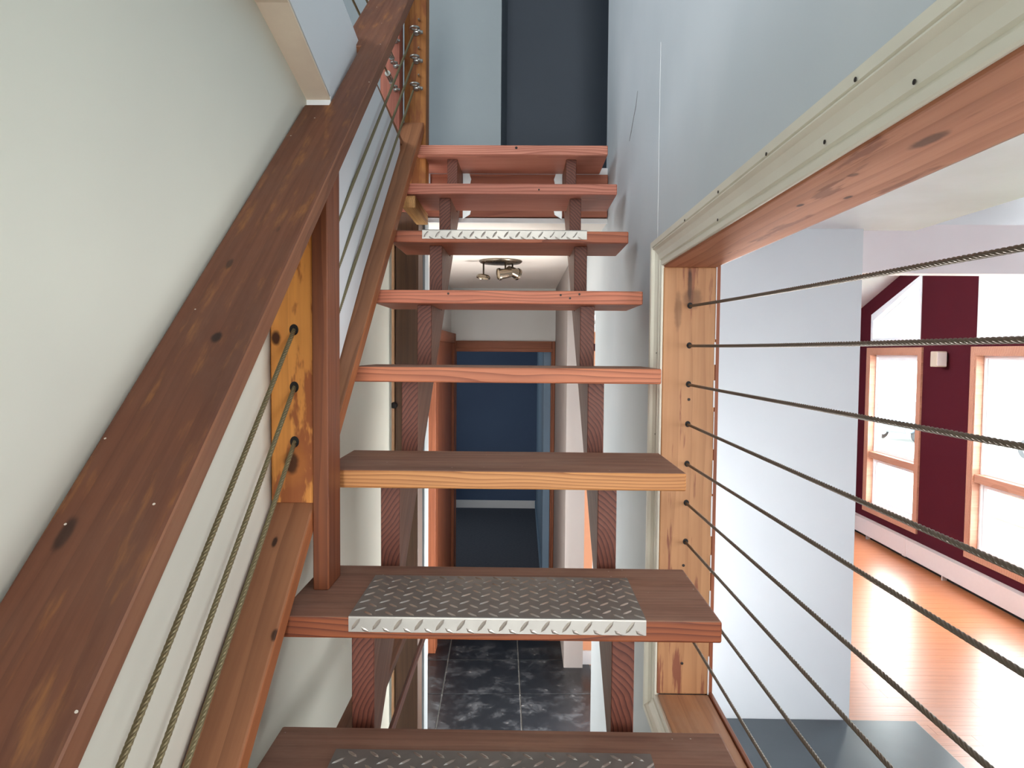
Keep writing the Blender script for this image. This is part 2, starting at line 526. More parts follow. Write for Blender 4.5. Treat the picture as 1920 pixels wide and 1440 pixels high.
W_sup = wood('support_post_wood', rgb(118, 84, 62, 0.64), rgb(98, 68, 50, 0.64), rgb(80, 54, 42, 0.64), ring=14, contrast=0.4, blotch=0.35)
W_rim = wood('rim_joist_wood', rgb(188, 112, 84, 0.80), rgb(156, 84, 62, 0.80), rgb(136, 74, 58, 0.80), ring=12, contrast=0.5, blotch=0.3)
W_case = wood('window_casing_wood', rgb(214, 156, 128, 0.80), rgb(190, 128, 102, 0.80), rgb(166, 108, 88, 0.80), ring=12, contrast=0.35, blotch=0.2)
W_floor = wood('floor_board_wood', rgb(196, 120, 78, 1.00), rgb(176, 102, 64, 1.00), rgb(160, 90, 58, 1.00), ring=8, contrast=0.3, blotch=0.25, fine=0.2, rough=0.32, spec=1.0)
W_up = wood('upper_post_wood', rgb(200, 134, 70, 0.85), rgb(170, 100, 52, 0.85), rgb(140, 78, 46, 0.85), rgb(140, 74, 48, 0.85), 0.6, ring=14, contrast=0.5, blotch=0.3, stain_scale=(4, 14, 14), stain_rng=(0.5, 0.6))
W_guard = wood('guard_post_wood', rgb(176, 106, 86), rgb(146, 82, 66), rgb(120, 66, 56), ring=14, contrast=0.4, blotch=0.4)

# ------------------------------------------------------------------ structure
XR = 0.345            # stair-side face of the right wall
XT = 0.466            # room-side face of the right wall
XL = -0.50            # left stair wall
DJ = 1.732            # far jamb of the opening
ZH, ZS = 0.2075, -0.843
ZU = 0.763            # upper floor
ZC = 0.540            # lower ceiling

struct(boxes('floor', [(-3, 4.2, -5.1, 9.2, -2.2, -2.02)], M_grout), 'subfloor slab')
# left stair wall with an unpainted soffit where the upper floor overhangs it
def xwall(y):
    return -0.462 if y < 1.55 else -0.462 - 0.043 * (y - 1.55) / 1.19


def xfascia(y):
    pts = [(-5.0, -0.36), (-2.4, -0.36), (1.2, -0.404), (1.5, -0.410), (1.9, -0.424), (2.5, -0.432), (2.8, -0.436)]
    for (a, xa), (b_, xb) in zip(pts, pts[1:]):
        if y <= b_:
            return xa + (xb - xa) * (y - a) / (b_ - a)
    return pts[-1][1]


def skin_wall(name, poly, fx, back, mat, parent=None):
    """Wall slab whose face follows x = fx(y); poly in (y, z from the eye)."""
    bm = bmesh.new()
    A = [bm.verts.new((fx(y), y, z + E)) for y, z in poly]
    B = [bm.verts.new((back, y, z + E)) for y, z in poly]
    n = len(poly)
    bm.faces.new(A)
    bm.faces.new(B[::-1])
    for i in range(n):
        j = (i + 1) % n
        bm.faces.new((A[i], A[j], B[j], B[i]))
    bmesh.ops.triangulate(bm, faces=[f for f in bm.faces if len(f.verts) > 4])
    return from_bm(name, bm, mat, parent)


wl = struct(skin_wall('wall_left', [(-5.0, -2.02), (1.55, -2.02), (1.55, 0.53), (1.24, 0.60), (-5.0, 0.66)], xwall, XL - 0.12, M_left), 'pale greenish white stair wall')
skin_wall('lower_wall', [(1.55, -2.02), (2.74, -2.02), (2.74, 0.50), (1.55, 0.50)], xwall, XL - 0.12, M_left, wl)
fr = Matrix.Translation((0, 0, E)) @ Matrix(((0, 0, 1), (1, 0, 0), (0, 1, 0))).to_4x4()


def yz_prism(name, poly, x0, x1, mat, parent=None):
    return prism(name, fr, poly, x0, x1, mat, parent)


FT = lambda y: 0.796 - 0.077 * (max(y, -1.0) - 1.65)      # top of the white edge
wf = struct(skin_wall('wall_landing_edge', [(-5.0, 0.661), (-5.0, FT(-5.0)), (-1.0, FT(-1.0)), (1.2, FT(1.2)), (1.2, 0.6086)], xfascia, XL - 0.1, M_edge), 'white side of the upper floor above the handrail')
skin_wall('edge_face', [(1.2, 0.6086), (1.2, FT(1.2)), (1.5, FT(1.5)), (1.525, 0.5365), (1.24, 0.6015)], xfascia, XL - 0.1, M_edge, wf)
skin_wall('edge_face', [(1.525, 0.536), (1.5, FT(1.5)), (1.9, FT(1.9)), (1.9, 0.215), (1.58, -0.04)], xfascia, XL - 0.1, M_edge, wf)
skin_wall('edge_face', [(1.9, 0.215), (1.9, FT(1.9)), (2.5, FT(2.5)), (2.5, 0.695)], xfascia, XL - 0.1, M_edge, wf)
sf = bmesh.new()
q = [(-5.0, 0.658), (1.24, 0.598), (1.528, 0.533)]
lo = [[sf.verts.new((x, y, z + E - dz)) for x, dz in ((xwall(y) - 0.002, 0), (xfascia(y) - 0.0005, 0), (xfascia(y) - 0.0005, 0.004), (xwall(y) - 0.002, 0.004))] for y, z in q]
for p_, q_ in zip(lo, lo[1:]):
    for i in range(4):
        sf.faces.new((p_[i], p_[(i + 1) % 4], q_[(i + 1) % 4], q_[i]))
sf.faces.new(lo[0])
sf.faces.new(lo[-1])
struct(from_bm('trim_1', sf, M_bare), 'unpainted tan drywall strip under the upper floor edge')
struct(boxes('wall_back', [(-2.5, 4.2, -5.1, -5.0, -2.02, 5.4)], M_white))
struct(boxes('floor_upper', [(-2.4, XL - 0.1, -5.0, 3.9, ZC, ZU), (-1.2, XR, 2.99, 5.4, ZC + 0.012, ZU), (XR, 1.2, 3.35, 5.4, ZC + 0.012, ZU), (XT, 0.9, 3.03, 3.35, ZC + 0.1, ZU)], M_ceil))
# right wall round the opening
struct(boxes('wall_right', [
    (XR, XT, DJ + 0.035, 3.40, -2.02, 0.18), (XR, XT, DJ + 0.035, 3.03, 0.18, 3.3),
    (XR, XT, 3.03, 4.48, 0.18, 0.56),
    (XR, XT, -0.6, DJ + 0.035, ZH + 0.035, 3.3),
    (XR, XT, -0.6, DJ + 0.035, -2.02, ZS - 0.035),
    (XR, XT, -5.0, -0.6, -2.02, 3.3)], M_right), 'cool white stair wall')
# upstairs
struct(boxes('wall_landing', [(-2.4, -0.128, 3.9, 4.0, ZU, 3.3), (-0.228, -0.128, 4.0, 5.2, ZU, 3.3)], M_landing), 'pale wall at the head of the stairs')
struct(boxes('wall_corridor', [(-0.4, 1.6, 5.2, 5.3, ZU, 3.3), (0.80, 0.9, 3.03, 5.2, ZU, 3.3), (XT, 0.9, 2.95, 3.03, ZU, 3.3)], M_slate), 'slate blue wall beyond the top step')
struct(boxes('wall_upper_left', [(-2.5, -2.4, -5.0, 4.0, ZC, 3.3)], M_greyup))
struct(boxes('ceiling', [(-2.5, 0.9, -5.0, 5.3, 3.3, 3.4)], M_white))
# lower hall
ch = struct(boxes('ceiling_hall', [(-0.85, 0.40, 2.985, 6.15, ZC - 0.002, ZC + 0.012)], M_hallceil))
box('drywall_edge', -0.40, XR, 2.972, 2.985, ZC - 0.006, ZC + 0.012, M_trim2, ch)
struct(boxes('wall_hall_left', [(-0.72, -0.61, 2.9, 6.06, -2.02, ZC), (-0.61, -0.47, 2.9, 3.0, -2.02, ZC)], M_white))
struct(box('trim_11', -0.47, -0.398, 2.895, 3.005, -2.02, ZC, M_landing, None, 'Z', 0.002), 'pale end of the wall beside the support post')
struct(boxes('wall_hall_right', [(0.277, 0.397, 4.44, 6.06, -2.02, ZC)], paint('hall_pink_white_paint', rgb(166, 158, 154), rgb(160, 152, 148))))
struct(boxes('wall_hall_end', [(-1.9, -0.59, 6.06, 6.16, -2.02, ZC), (0.255, 1.0, 6.06, 6.16, -2.02, ZC), (-0.59, 0.255, 6.06, 6.16, 0.02, ZC)], M_white))
pw = struct(boxes('wall_side_room', [(0.398, 0.95, 4.50, 4.6, -2.02, 0.13)], M_peach), 'peach wall seen past the right stringer')
box('baseboard_peach', 0.398, 0.95, 4.488, 4.50, -2.0, -1.91, M_trim2, pw, 'X', 0.002)
box('maroon_band', 0.398, 0.95, 4.494, 4.50, 0.01, 0.055, M_maroon, pw, 'X')
# blue room
struct(boxes('wall_blue_back', [(-1.9, 0.3, 9.05, 9.15, -2.02, ZC)], M_blue))
struct(boxes('wall_blue_right', [(0.185, 0.285, 6.16, 9.05, -2.02, ZC)], M_blue2))
struct(boxes('wall_blue_left', [(-2.0, -1.9, 6.06, 9.15, -2.02, ZC)], M_blue))
struct(boxes('ceiling_blue_room', [(-2.0, 0.3, 6.06, 9.15, ZC, ZC + 0.1)], M_white))
struct(boxes('floor_carpet', [(-1.9, 0.185, 6.1, 9.05, -2.02, -2.0)], M_carpet), 'charcoal carpet of the blue room')
struct(box('baseboard_back', -1.9, 0.185, 9.035, 9.05, -2.0, -1.90, M_trim2, None, 'X', 0.003))
struct(box('baseboard_right', 0.172, 0.185, 6.2, 9.035, -2.0, -1.90, M_blue2, None, 'Y', 0.003))

# hall tiles
tf = struct(boxes('floor_hall', [(-0.72, 0.48, 1.0, 6.1, -2.02, -2.008)], M_grout), 'black slate tile floor of the hall')
T = 0.457
tile_me = None
for i in range(-2, 2):
    for j in range(0, 11):
        x0, y0 = -0.002 + i * T, 1.341 + j * T
        if x0 > 0.45 or y0 > 6.0:
            continue
        fr_t = Matrix.Translation((0, 4.2, 0)) @ Matrix.Rotation(0.028, 4, 'Z') @ Matrix.Translation((x0 + T / 2, y0 + T / 2 - 4.2, E - 2.004))
        if tile_me is None:
            o = prism('tile', fr_t, [(-T / 2 + .0035, -T / 2 + .0035), (T / 2 - .0035, -T / 2 + .0035), (T / 2 - .0035, T / 2 - .0035), (-T / 2 + .0035, T / 2 - .0035)], -0.004, 0.004, M_tile, tf, 0.0015, segs=1)
            tile_me = o.data
        else:
            link('tile', tile_me, tf, fr_t)

# doorway to the blue room and the side door casing
d1 = struct(box('door_1', -0.590, -0.572, 6.03, 6.18, -2.0, 0.0, W_door, None, 'Z', 0.003), 'wood trimmed doorway to the blue room')
box('door_jamb', 0.243, 0.255, 6.03, 6.18, -2.0, 0.0, W_door, d1, 'Z', 0.003)
box('door_head', -0.590, 0.255, 6.03, 6.18, 0.0, 0.03, W_door, d1, 'X', 0.003)
box('door_casing', -0.61, -0.562, 6.035, 6.058, -2.0, 0.092, W_door, d1, 'Z', 0.004)
box('door_casing', 0.246, 0.276, 6.035, 6.058, -2.0, 0.092, W_door, d1, 'Z', 0.004)
box('door_casing', -0.562, 0.246, 6.033, 6.058, 0.016, 0.092, W_door, d1, 'X', 0.004)
d2 = struct(box('door_2', -0.60, -0.585, 4.72, 5.90, -2.0, 0.08, W_door, None, 'Z', 0.003), 'brown side door in the left hall wall')
box('door_casing', -0.612, -0.562, 4.62, 4.74, -2.0, 0.15, W_door, d2, 'Z', 0.004)
box('door_casing', -0.612, -0.562, 5.88, 6.0, -2.0, 0.15, W_door, d2, 'Z', 0.004)
box('door_casing', -0.612, -0.564, 4.74, 5.88, 0.07, 0.15, W_door, d2, 'Y', 0.004)

# ------------------------------------------------------------------ the opening: jamb, head, sill, casing
tj = struct(box('trim_2', XR - 0.006, XT, DJ, DJ + 0.036, ZS, ZH, W_jamb, None, 'Z', 0.003), 'far fir jamb board of the wall opening')
struct(box('trim_3', XR - 0.006, XT, -0.6, DJ + 0.036, ZH, ZH + 0.036, W_head, None, 'Y', 0.003), 'fir head board over the wall opening')
struct(box('trim_4', XR - 0.004, XT, -0.6, DJ, ZS - 0.036, ZS, W_sill, None, 'Y', 0.003), 'dusty fir sill of the wall opening')
rc = struct(box('trim_5', XT + 0.001, XT + 0.011, DJ + 0.004, DJ + 0.07, ZS - 0.06, ZH + 0.07, W_door, None, 'Z', 0.002), 'reddish casing on the room side')
box('casing_piece', XT + 0.001, XT + 0.011, -0.6, DJ + 0.004, ZH + 0.004, ZH + 0.07, W_door, rc, 'Y', 0.002)
box('casing_piece', XT + 0.001, XT + 0.011, -0.6, DJ + 0.004, ZS - 0.06, ZS + 0.004, W_door, rc, 'Y', 0.002)

PROF = [(0.0, 0.0), (0.0, 0.009), (0.002, 0.011), (0.010, 0.012), (0.012, 0.009), (0.0145, 0.009), (0.017, 0.013), (0.030, 0.015), (0.040, 0.020),
        (0.045, 0.026), (0.047, 0.026), (0.0485, 0.0235), (0.050, 0.027), (0.062, 0.028), (0.063, 0.0)]


def casing(name, a, b, inward, m0, m1, mat, parent=None):
    """Moulded casing on the wall X=XR from a to b (y,z); inward = direction (y,z) away from the opening; m0/m1 mitre signs."""
    bm = bmesh.new()
    a, b = Vector(a), Vector(b)
    u = (b - a).normalized()
    w_ = Vector(inward)
    A, B = [], []
    for w, t in PROF:
        pa = a + w_ * w + u * (m0 * w)
        pb = b + w_ * w + u * (m1 * w)
        A.append(bm.verts.new((XR - t, pa.x, pa.y + E)))
        B.append(bm.verts.new((XR - t, pb.x, pb.y + E)))
    n = len(PROF)
    for i in range(n):
        j = (i + 1) % n
        bm.faces.new((A[i], A[j], B[j], B[i]))
    bm.faces.new(A[::-1])
    bm.faces.new(B)
    return from_bm(name, bm, mat, parent)


cf = struct(casing('trim_6', (-0.6, ZH + 0.004), (DJ + 0.004, ZH + 0.004), (0, 1), 0, 1, M_trim), 'moulded cream casing over the wall opening')
cj = struct(casing('trim_7', (DJ + 0.004, ZS - 0.004), (DJ + 0.004, ZH + 0.004), (1, 0), -1, 1, M_trim), 'moulded white casing beside the far jamb')
cb = struct(casing('trim_8', (-0.6, ZS - 0.004), (DJ + 0.004, ZS - 0.004), (0, -1), 0, 1, M_trim), 'moulded white casing below the sill')


def nail(parent, p, d, r=0.003, h=0.0012, mat=None, name='nail'):
    bm = bmesh.new()
    lathe_bm(bm, [(r, 0), (r, h), (r * 0.5, h * 1.4)], 10)
    return from_bm(name, bm, mat or M_nail, parent, dirmat(p, d))


for y, w in ((0.70, 0.052), (0.80, 0.022), (0.95, 0.05), (1.18, 0.052), (1.23, 0.016), (1.42, 0.05), (0.62, 0.02)):
    nail(cf, (XR - (0.028 if w > 0.03 else 0.0145), y, E + ZH + 0.004 + w), (-1, 0, 0), 0.0024, 0.0008, name='nail_hole')
for z in (-0.20, -0.34, 0.0):
    nail(cj, (XR - 0.016, DJ + 0.025, E + z), (-1, 0, 0), 0.002, 0.0008, name='nail_hole')
for z in (-0.112, -0.52, -0.70, -0.765):
    nail(tj, (0.402 + 0.004 * math.sin(z * 50), DJ, E + z), (0, -1, 0), 0.0035, name='screw')

random.seed(5)
zz = ZS
while zz < ZH - 0.03:
    L_ = random.uniform(0.04, 0.13)
    z2 = min(zz + L_, ZH)
    w_ = random.uniform(0.0012, 0.0034)
    box('caulk', XT - w_, XT + 0.0006, DJ - 0.0022, DJ + 0.003, zz, z2, M_trim2, tj, 'Z')
    zz = z2 + random.uniform(0.0, 0.05)

# cracks and scratches in the right wall
def strip(name, pts, w, x, mat, parent=None):
    bm = bmesh.new()
    L = []
    for i, (y, z) in enumerate(pts):
        a = pts[max(0, i - 1)]
        b = pts[min(len(pts) - 1, i + 1)]
        d = Vector((b[0] - a[0], b[1] - a[1])).normalized()
        n = Vector((-d.y, d.x)) * w * (0.4 + 0.6 * abs(math.sin(i * 1.7)))
        if i in (0, len(pts) - 1):
            n *= 0.2
        L.append([bm.verts.new((xx, y + s * n.x, z + E + s * n.y)) for xx in (x, x - 0.0008) for s in (1, -1)])
    for p, q in zip(L, L[1:]):
        for i, j in ((0, 1), (1, 3), (3, 2), (2, 0)):
            bm.faces.new((p[i], p[j], q[j], q[i]))
    bm.faces.new(L[0])
    bm.faces.new(L[-1])
    return from_bm(name, bm, mat, parent)


wr = bpy.data.objects['wall_right']
random.seed(4)
strip('scratch', [(2.22, 0.80), (2.25, 0.765), (2.29, 0.745), (2.34, 0.715), (2.38, 0.695)], 0.003, XR, plain('scuff_grey', rgb(120, 116, 118), 0.7), wr)
strip('seam_crack', [(1.855 + 0.002 * random.uniform(-1, 1), 0.27 + i * 0.04) for i in range(14)], 0.0012, XR, M_trim2, wr)

# ------------------------------------------------------------------ living room through the opening
struct(boxes('wall_chase', [(0.95, 1.785, 3.80, 4.9, -2.02, 0.66)], M_chase), 'bright white wall beyond the cables')
struct(boxes('ceiling_loft', [(XT, 2.08, -5.0, 3.85, 0.66, 0.80)], M_ceil), 'low white ceiling seen through the opening')
strip_c = paint('ceiling_stain', rgb(204, 192, 184), rgb(186, 170, 160), amount=1.0, scale=20)
struct(boxes('wall_above_beam', [(1.79, 4.0, 5.06, 5.12, 0.90, 1.62)], M_trim2), 'white wall above the dropped beam')
struct(boxes('trim_9', [(1.79, 4.0, 5.0, 5.14, 0.565, 0.90)], paint('white_beam_paint', rgb(244, 238, 240), rgb(238, 230, 233))), 'white dropped beam above the windows')
# vaulted ceiling rising towards the stairs
vc = yz_prism('ceiling_vault', [(9.2, 0.13), (9.2, 0.23), (-5.0, 5.20), (-5.0, 5.10)], 0.95, 4.2, M_ceil)
struct(vc, 'sloped white ceiling of the living room')
struct(boxes('wall_room_back', [(0.376, 4.2, 9.1, 9.2, -2.02, 0.3)], M_maroon))

XW = 3.80


def roofline(d):
    return 0.53 + 0.35 * (8.05 - d)


# maroon window wall built as solid pieces round the openings
def wall_piece(bm, y0, y1, za0, zb0, za1, zb1):
    """x-thick piece from y0..y1; bottom z za0->zb0 ; top za1->zb1"""
    v = []
    for x in (XW, XW + 0.14):
        v.append([bm.verts.new((x, y, z + E)) for y, z in ((y0, za0), (y1, zb0), (y1, zb1), (y0, za1))])
    bm.faces.new(v[0])
    bm.faces.new(v[1][::-1])
    for i in range(4):
        j = (i + 1) % 4
        bm.faces.new((v[0][i], v[0][j], v[1][j], v[1][i]))


WA = (6.87, 7.84)      # far window, y range of its lower opening
WB = (4.85, 6.02)      # near window
ZB, ZT = -1.66, 0.02   # lower openings
UB = 0.125             # sill of the upper lights
bm = bmesh.new()
ins = 0.30             # roof to upper light distance


def top(d):
    return roofline(d) + 0.25


segs = [(WA[1], 9.1), (WB[1], WA[0]), (-5.0, WB[0])]
for a, b in segs:
    wall_piece(bm, a, b, -2.02, -2.02, top(a), top(b))
for a, b in (WA, WB):
    wall_piece(bm, a, b, -2.02, -2.02, ZB, ZB)
    wall_piece(bm, a, b, ZT, ZT, UB, UB)
    wall_piece(bm, a, b, roofline(a) - 0.17, roofline(b) - 0.17, top(a), top(b))
struct(from_bm('wall_window', bm, M_maroon), 'maroon wall with tall windows')


def frame_poly(name, outer, inner, x0, x1, mat, parent):
    """Frame between two y,z polygons of equal length, x0..x1."""
    bm = bmesh.new()
    ro = [[bm.verts.new((x, y, z + E)) for y, z in outer] for x in (x0, x1)]
    ri = [[bm.verts.new((x, y, z + E)) for y, z in inner] for x in (x0, x1)]
    n = len(outer)
    for i in range(n):
        j = (i + 1) % n
        bm.faces.new((ro[0][i], ro[0][j], ri[0][j], ri[0][i]))
        bm.faces.new((ro[1][i], ro[1][j], ri[1][j], ri[1][i]))
        bm.faces.new((ro[0][i], ro[0][j], ro[1][j], ro[1][i]))
        bm.faces.new((ri[0][i], ri[0][j], ri[1][j], ri[1][i]))
    return from_bm(name, bm, mat, parent)


def rect(a, b, z0, z1, m=0.0):
    return [(a + m, z0 + m), (b - m, z0 + m), (b - m, z1 - m), (a + m, z1 - m)]


def lower_window(n, rng, zmid, label):
    a, b = rng
    w = struct(frame_poly('window_%d' % n, rect(a, b, ZB, ZT, 0.0), rect(a, b, ZB, ZT, 0.045), XW + 0.05, XW + 0.12, M_vinyl, None), label)
    # wood lining and casing
    frame_poly('wood_lining', rect(a, b, ZB, ZT, -0.001), rect(a, b, ZB, ZT, 0.022), XW - 0.015, XW + 0.05, W_case, w)
    frame_poly('casing', rect(a, b, ZB, ZT, -0.055), rect(a, b, ZB, ZT, 0.004), XW - 0.018, XW, W_case, w)
    box('mullion', XW + 0.0, XW + 0.12, a + 0.02, b - 0.02, zmid - 0.035, zmid + 0.035, W_case, w, 'Y', 0.004)
    frame_poly('sash', rect(a + 0.045, b - 0.045, zmid + 0.035, ZT - 0.045), rect(a + 0.045, b - 0.045, zmid + 0.035, ZT - 0.045, 0.035), XW + 0.07, XW + 0.105, M_vinyl, w)
    frame_poly('sash', rect(a + 0.045, b - 0.045, ZB + 0.045, zmid - 0.035), rect(a + 0.045, b - 0.045, ZB + 0.045, zmid - 0.035, 0.045), XW + 0.07, XW + 0.105, M_vinyl, w)
    for z0, z1 in ((zmid + 0.06, ZT - 0.07), (ZB + 0.07, zmid - 0.06)):
        box('pane', XW + 0.085, XW + 0.091, a + 0.07, b - 0.07, z0, z1, M_glass, w)
    return w


def upper_window(n, rng, label):
    a, b = rng
    ta, tb = roofline(a) - 0.17, roofline(b) - 0.17
    out = [(a, UB), (b, UB), (b, tb), (a, ta)]
    m = 0.05
    inn = [(a + m, UB + m), (b - m, UB + m), (b - m, tb - 0.35 * m - m), (a + m, ta - m + 0.0)]
    w = struct(frame_poly('window_%d' % n, out, inn, XW - 0.006, XW + 0.12, M_vinyl, None), label)
    m2 = 0.085
    inn2 = [(a + m2, UB + m2), (b - m2, UB + m2), (b - m2, tb - m2 * 1.3), (a + m2, ta - m2)]
    frame_poly('sash', inn, inn2, XW + 0.06, XW + 0.10, M_vinyl, w)
    bm = bmesh.new()
    v = [bm.verts.new((x, y, z + E)) for x in (XW + 0.078, XW + 0.084) for y, z in inn2]
    bm.faces.new(v[:4])
    bm.faces.new(v[4:][::-1])
    for i in range(4):
        j = (i + 1) % 4
        bm.faces.new((v[i], v[j], v[4 + j], v[4 + i]))
    from_bm('pane', bm, M_glass, w)
    return w


lower_window(1, WA, -1.09, 'far tall window with wood casing in the maroon wall')
lower_window(2, WB, -1.03, 'near tall window with wood casing in the maroon wall')
upper_window(3, WA, 'far slanted window above the tall window')
upper_window(4, WB, 'near slanted window above the tall window')

# wood floor boards of the living room
lf = struct(boxes('floor_living', [(XT, XW, 0.5, 9.1, -2.02, -2.009)], M_black), 'glossy orange wood floor of the living room')
random.seed(11)
bw = 0.10
cache = {}
y = 2.30
while y < 8.0:
    xs = [XT, XT + random.uniform(0.7, 2.2), XW]
    for xa, xb in zip(xs, xs[1:]):
        Lq = round((xb - xa) * 5) / 5
        fr_b = Matrix.Translation(((xa + xb) / 2, y + bw / 2, E - 2.0045))
        o = prism('floor_board', fr_b, [(-(xb - xa) / 2 + .0006, -bw / 2 + .0006), ((xb - xa) / 2 - .0006, -bw / 2 + .0006), ((xb - xa) / 2 - .0006, bw / 2 - .0006), (-(xb - xa) / 2 + .0006, bw / 2 - .0006)],
                  -0.0045, 0.0045, W_floor, lf)
    y += bw

# hearth slab, heater, wall box
hs = tag(box('hearth_slab', 0.60, 2.14, 2.55, 3.795, -2.0, -1.975, M_hearth, None, 'X', 0.004), 'dark slate hearth slab on the wood floor below the white wall', 'hearth')
ht = thing('baseboard_heater', 'long white baseboard heater along the foot of the maroon window wall', 'heater', (XW - 0.03, 6.5, -2.0))
prism('heater_cover', fr, [(0, 0)] * 0 or [(2.2, -1.955), (8.75, -1.955), (8.75, -1.80), (2.2, -1.80)], XW - 0.062, XW - 0.056, M_heater, ht)
prism('heater_top', fr, [(2.2, -1.80), (8.75, -1.80), (8.75, -1.79), (2.2, -1.79)], XW - 0.062, XW, M_heater, ht)
box('heater_back', XW - 0.012, XW, 2.2, 8.75, -2.0, -1.80, M_black, ht)
for yy in (3.9, 5.15, 6.9, 8.0):
    box('joint_strip', XW - 0.066, XW - 0.055, yy, yy + 0.06, -1.96, -1.786, M_heater, ht, 'Z', 0.002)
for yy in (3.0, 4.6, 6.3, 7.7):
    box('bracket', XW - 0.056, XW - 0.012, yy, yy + 0.012, -2.0, -1.80, M_heater, ht)
sb = thing('wall_speaker', 'small beige box mounted on the maroon wall between the windows', 'speaker', (XW - 0.05, 6.42, -0.05))
box('housing', XW - 0.115, XW - 0.02, 6.40, 6.50, -0.105, 0.035, M_beige, sb, 'X', 0.008)
box('bracket', XW - 0.03, XW, 6.43, 6.47, -0.06, 0.0, M_nail, sb)
prism('grille', grain_frame((XW - 0.067, 6.398, E - 0.035), 'Z'), [(-0.06, -0.04), (0.06, -0.04), (0.06, 0.04), (-0.06, 0.04)], -0.002, 0.002, M_heater, sb)

# ------------------------------------------------------------------ outside
struct(boxes('ground', [(3.94, 80, -30, 90, -3.3, -3.1)], M_ground), 'pale ground outside the windows')
tag(boxes('lawn', [(9.0, 12.4, 12.3, 16.0, -3.1, -3.07), (5.2, 9.0, 7.5, 12.0, -3.1, -3.07)], M_grass), 'green grass strip outside the near window', 'lawn', None, 'stuff')


def make_car(label, loc, rz, mat):
    root = bpy.data.objects.new('car', None)
    COL.objects.link(root)
    root.matrix_world = Matrix.Translation(loc) @ Matrix.Rotation(rz, 4, 'Z')
    tag(root, label, 'car', None)
    mw = root.matrix_world
    side = [(-2.2, 0.35), (-2.25, 0.75), (-2.0, 0.95), (-1.5, 1.0), (-0.8, 1.42), (0.5, 1.45), (1.15, 0.98), (2.0, 0.85), (2.25, 0.6), (2.25, 0.35)]
    f = mw @ Matrix(((1, 0, 0), (0, 0, -1), (0, 1, 0))).to_4x4()
    prism('body', f, side, -0.85, 0.85, mat, root, 0.06)
    for s in (-1, 1):
        prism('side_window', f, [(-1.3, 1.0), (-0.75, 1.36), (0.45, 1.38), (0.95, 1.0)], s * 0.852 - 0.006, s * 0.852 + 0.006, M_cardark, root)
        for x in (-1.4, 1.4):
            bm = bmesh.new()
            lathe_bm(bm, [(0.20, -0.11), (0.33, -0.10), (0.33, 0.10), (0.20, 0.11)], 20)
            wh = from_bm('wheel', bm, M_tyre, root, mw @ Matrix.Translation((x, s * 0.80, 0.33)) @ Matrix.Rotation(PI / 2, 4, 'X'))
            bm = bmesh.new()
            lathe_bm(bm, [(0.19, -0.118), (0.19, 0.118)], 12)
            from_bm('hub', bm, M_carpaint, wh, wh.matrix_world.copy())
    return root


make_car('silver car parked outside, seen through the near tall window', (16.6, 20.6, E - 3.1), 2.2, M_carpaint)
make_car('dark grey car parked outside, seen through the far tall window', (15.0, 26.5, E - 3.1), 0.4, M_cardark)
hh = thing('house', 'pale house across the street outside the windows', 'house', (24, 44, -3.1))
box('house_wall', 12, 38, 44, 52, -3.1, 1.6, M_house, hh)
prism('roof', fr, [(43.5, 1.6), (52.5, 1.6), (48, 4.4)], 11.5, 38.5, M_ground, hh)
for x in (16, 22.6, 29.6, 34):
    wn = box('house_window', x, x + 1.0, 43.95, 44.05, -2.0, -0.7, M_trim2, hh)
    box('pane', x + 0.08, x + 0.92, 43.92, 43.97, -1.92, -0.78, M_hwin, wn)

# ------------------------------------------------------------------ staircase
RUN, RISE, D1, Z1 = 0.2543, 0.2003, 1.146, -0.437
TD, TT = 0.284, 0.036


def nose(k):
    return D1 + (k - 1) * RUN, Z1 + (k - 1) * RISE


st = thing('staircase', 'open wooden staircase with red brown treads on two sawtooth stringers', 'staircase', (-0.04, 1.2, -2.0))
treads = {}
for k in range(0, 8):
    d, z = nose(k)
    xr = {0: 0.338}.get(k, 0.3325 - 0.0034 * k)
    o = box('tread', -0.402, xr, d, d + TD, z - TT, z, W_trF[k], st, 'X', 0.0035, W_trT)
    treads[k] = o
for x in (-0.291, -0.252):
    pass


def sawtooth():
    pts = []
    sb_ = 0.062
    for k in range(0, 8):
        d, z = nose(k)
        d += sb_
        pts.append((d, z - TT - (RISE if k > 0 else 0.42)))
        pts.append((d, z - TT))
    # end at the rim joist
    dl, zl = nose(7)
    pts.append((2.955, zl - TT))
    low = lambda y: Z1 + RISE / RUN * (y - D1) - 0.345
    pts.append((2.955, low(2.955)))
    pts.append((nose(0)[0] + sb_, low(nose(0)[0] + sb_)))
    pts = pts[1:]
    return pts


SAW = sawtooth()
c_, s_ = RUN / math.hypot(RUN, RISE), RISE / math.hypot(RUN, RISE)
fs = Matrix(((0, 0, 1), (c_, -s_, 0), (s_, c_, 0))).to_4x4()
fs = Matrix.Translation((0, 1.9, E + 0.1)) @ fs
inv = fs.inverted()


def saw_obj(x0, x1):
    poly = [(inv @ Vector((0, y, z + E))) for y, z in SAW]
    f2 = Matrix.Translation(((x0 + x1) / 2, 0, 0)) @ fs
    bm = bmesh.new()
    prism_bm(bm, [(p.x, p.y) for p in poly], -(x1 - x0) / 2, (x1 - x0) / 2)
    bmesh.ops.recalc_face_normals(bm, faces=bm.faces)
    bmesh.ops.bevel(bm, geom=bm.edges[:], offset=0.0015, segments=1, affect='EDGES')
    bm.normal_update()
    for f in bm.faces:
        if abs(f.normal.z) > 0.8:
            f.material_index = 1
    return from_bm('stringer', bm, [W_strG if x0 > 0 else W_strF, W_strS], st, f2)


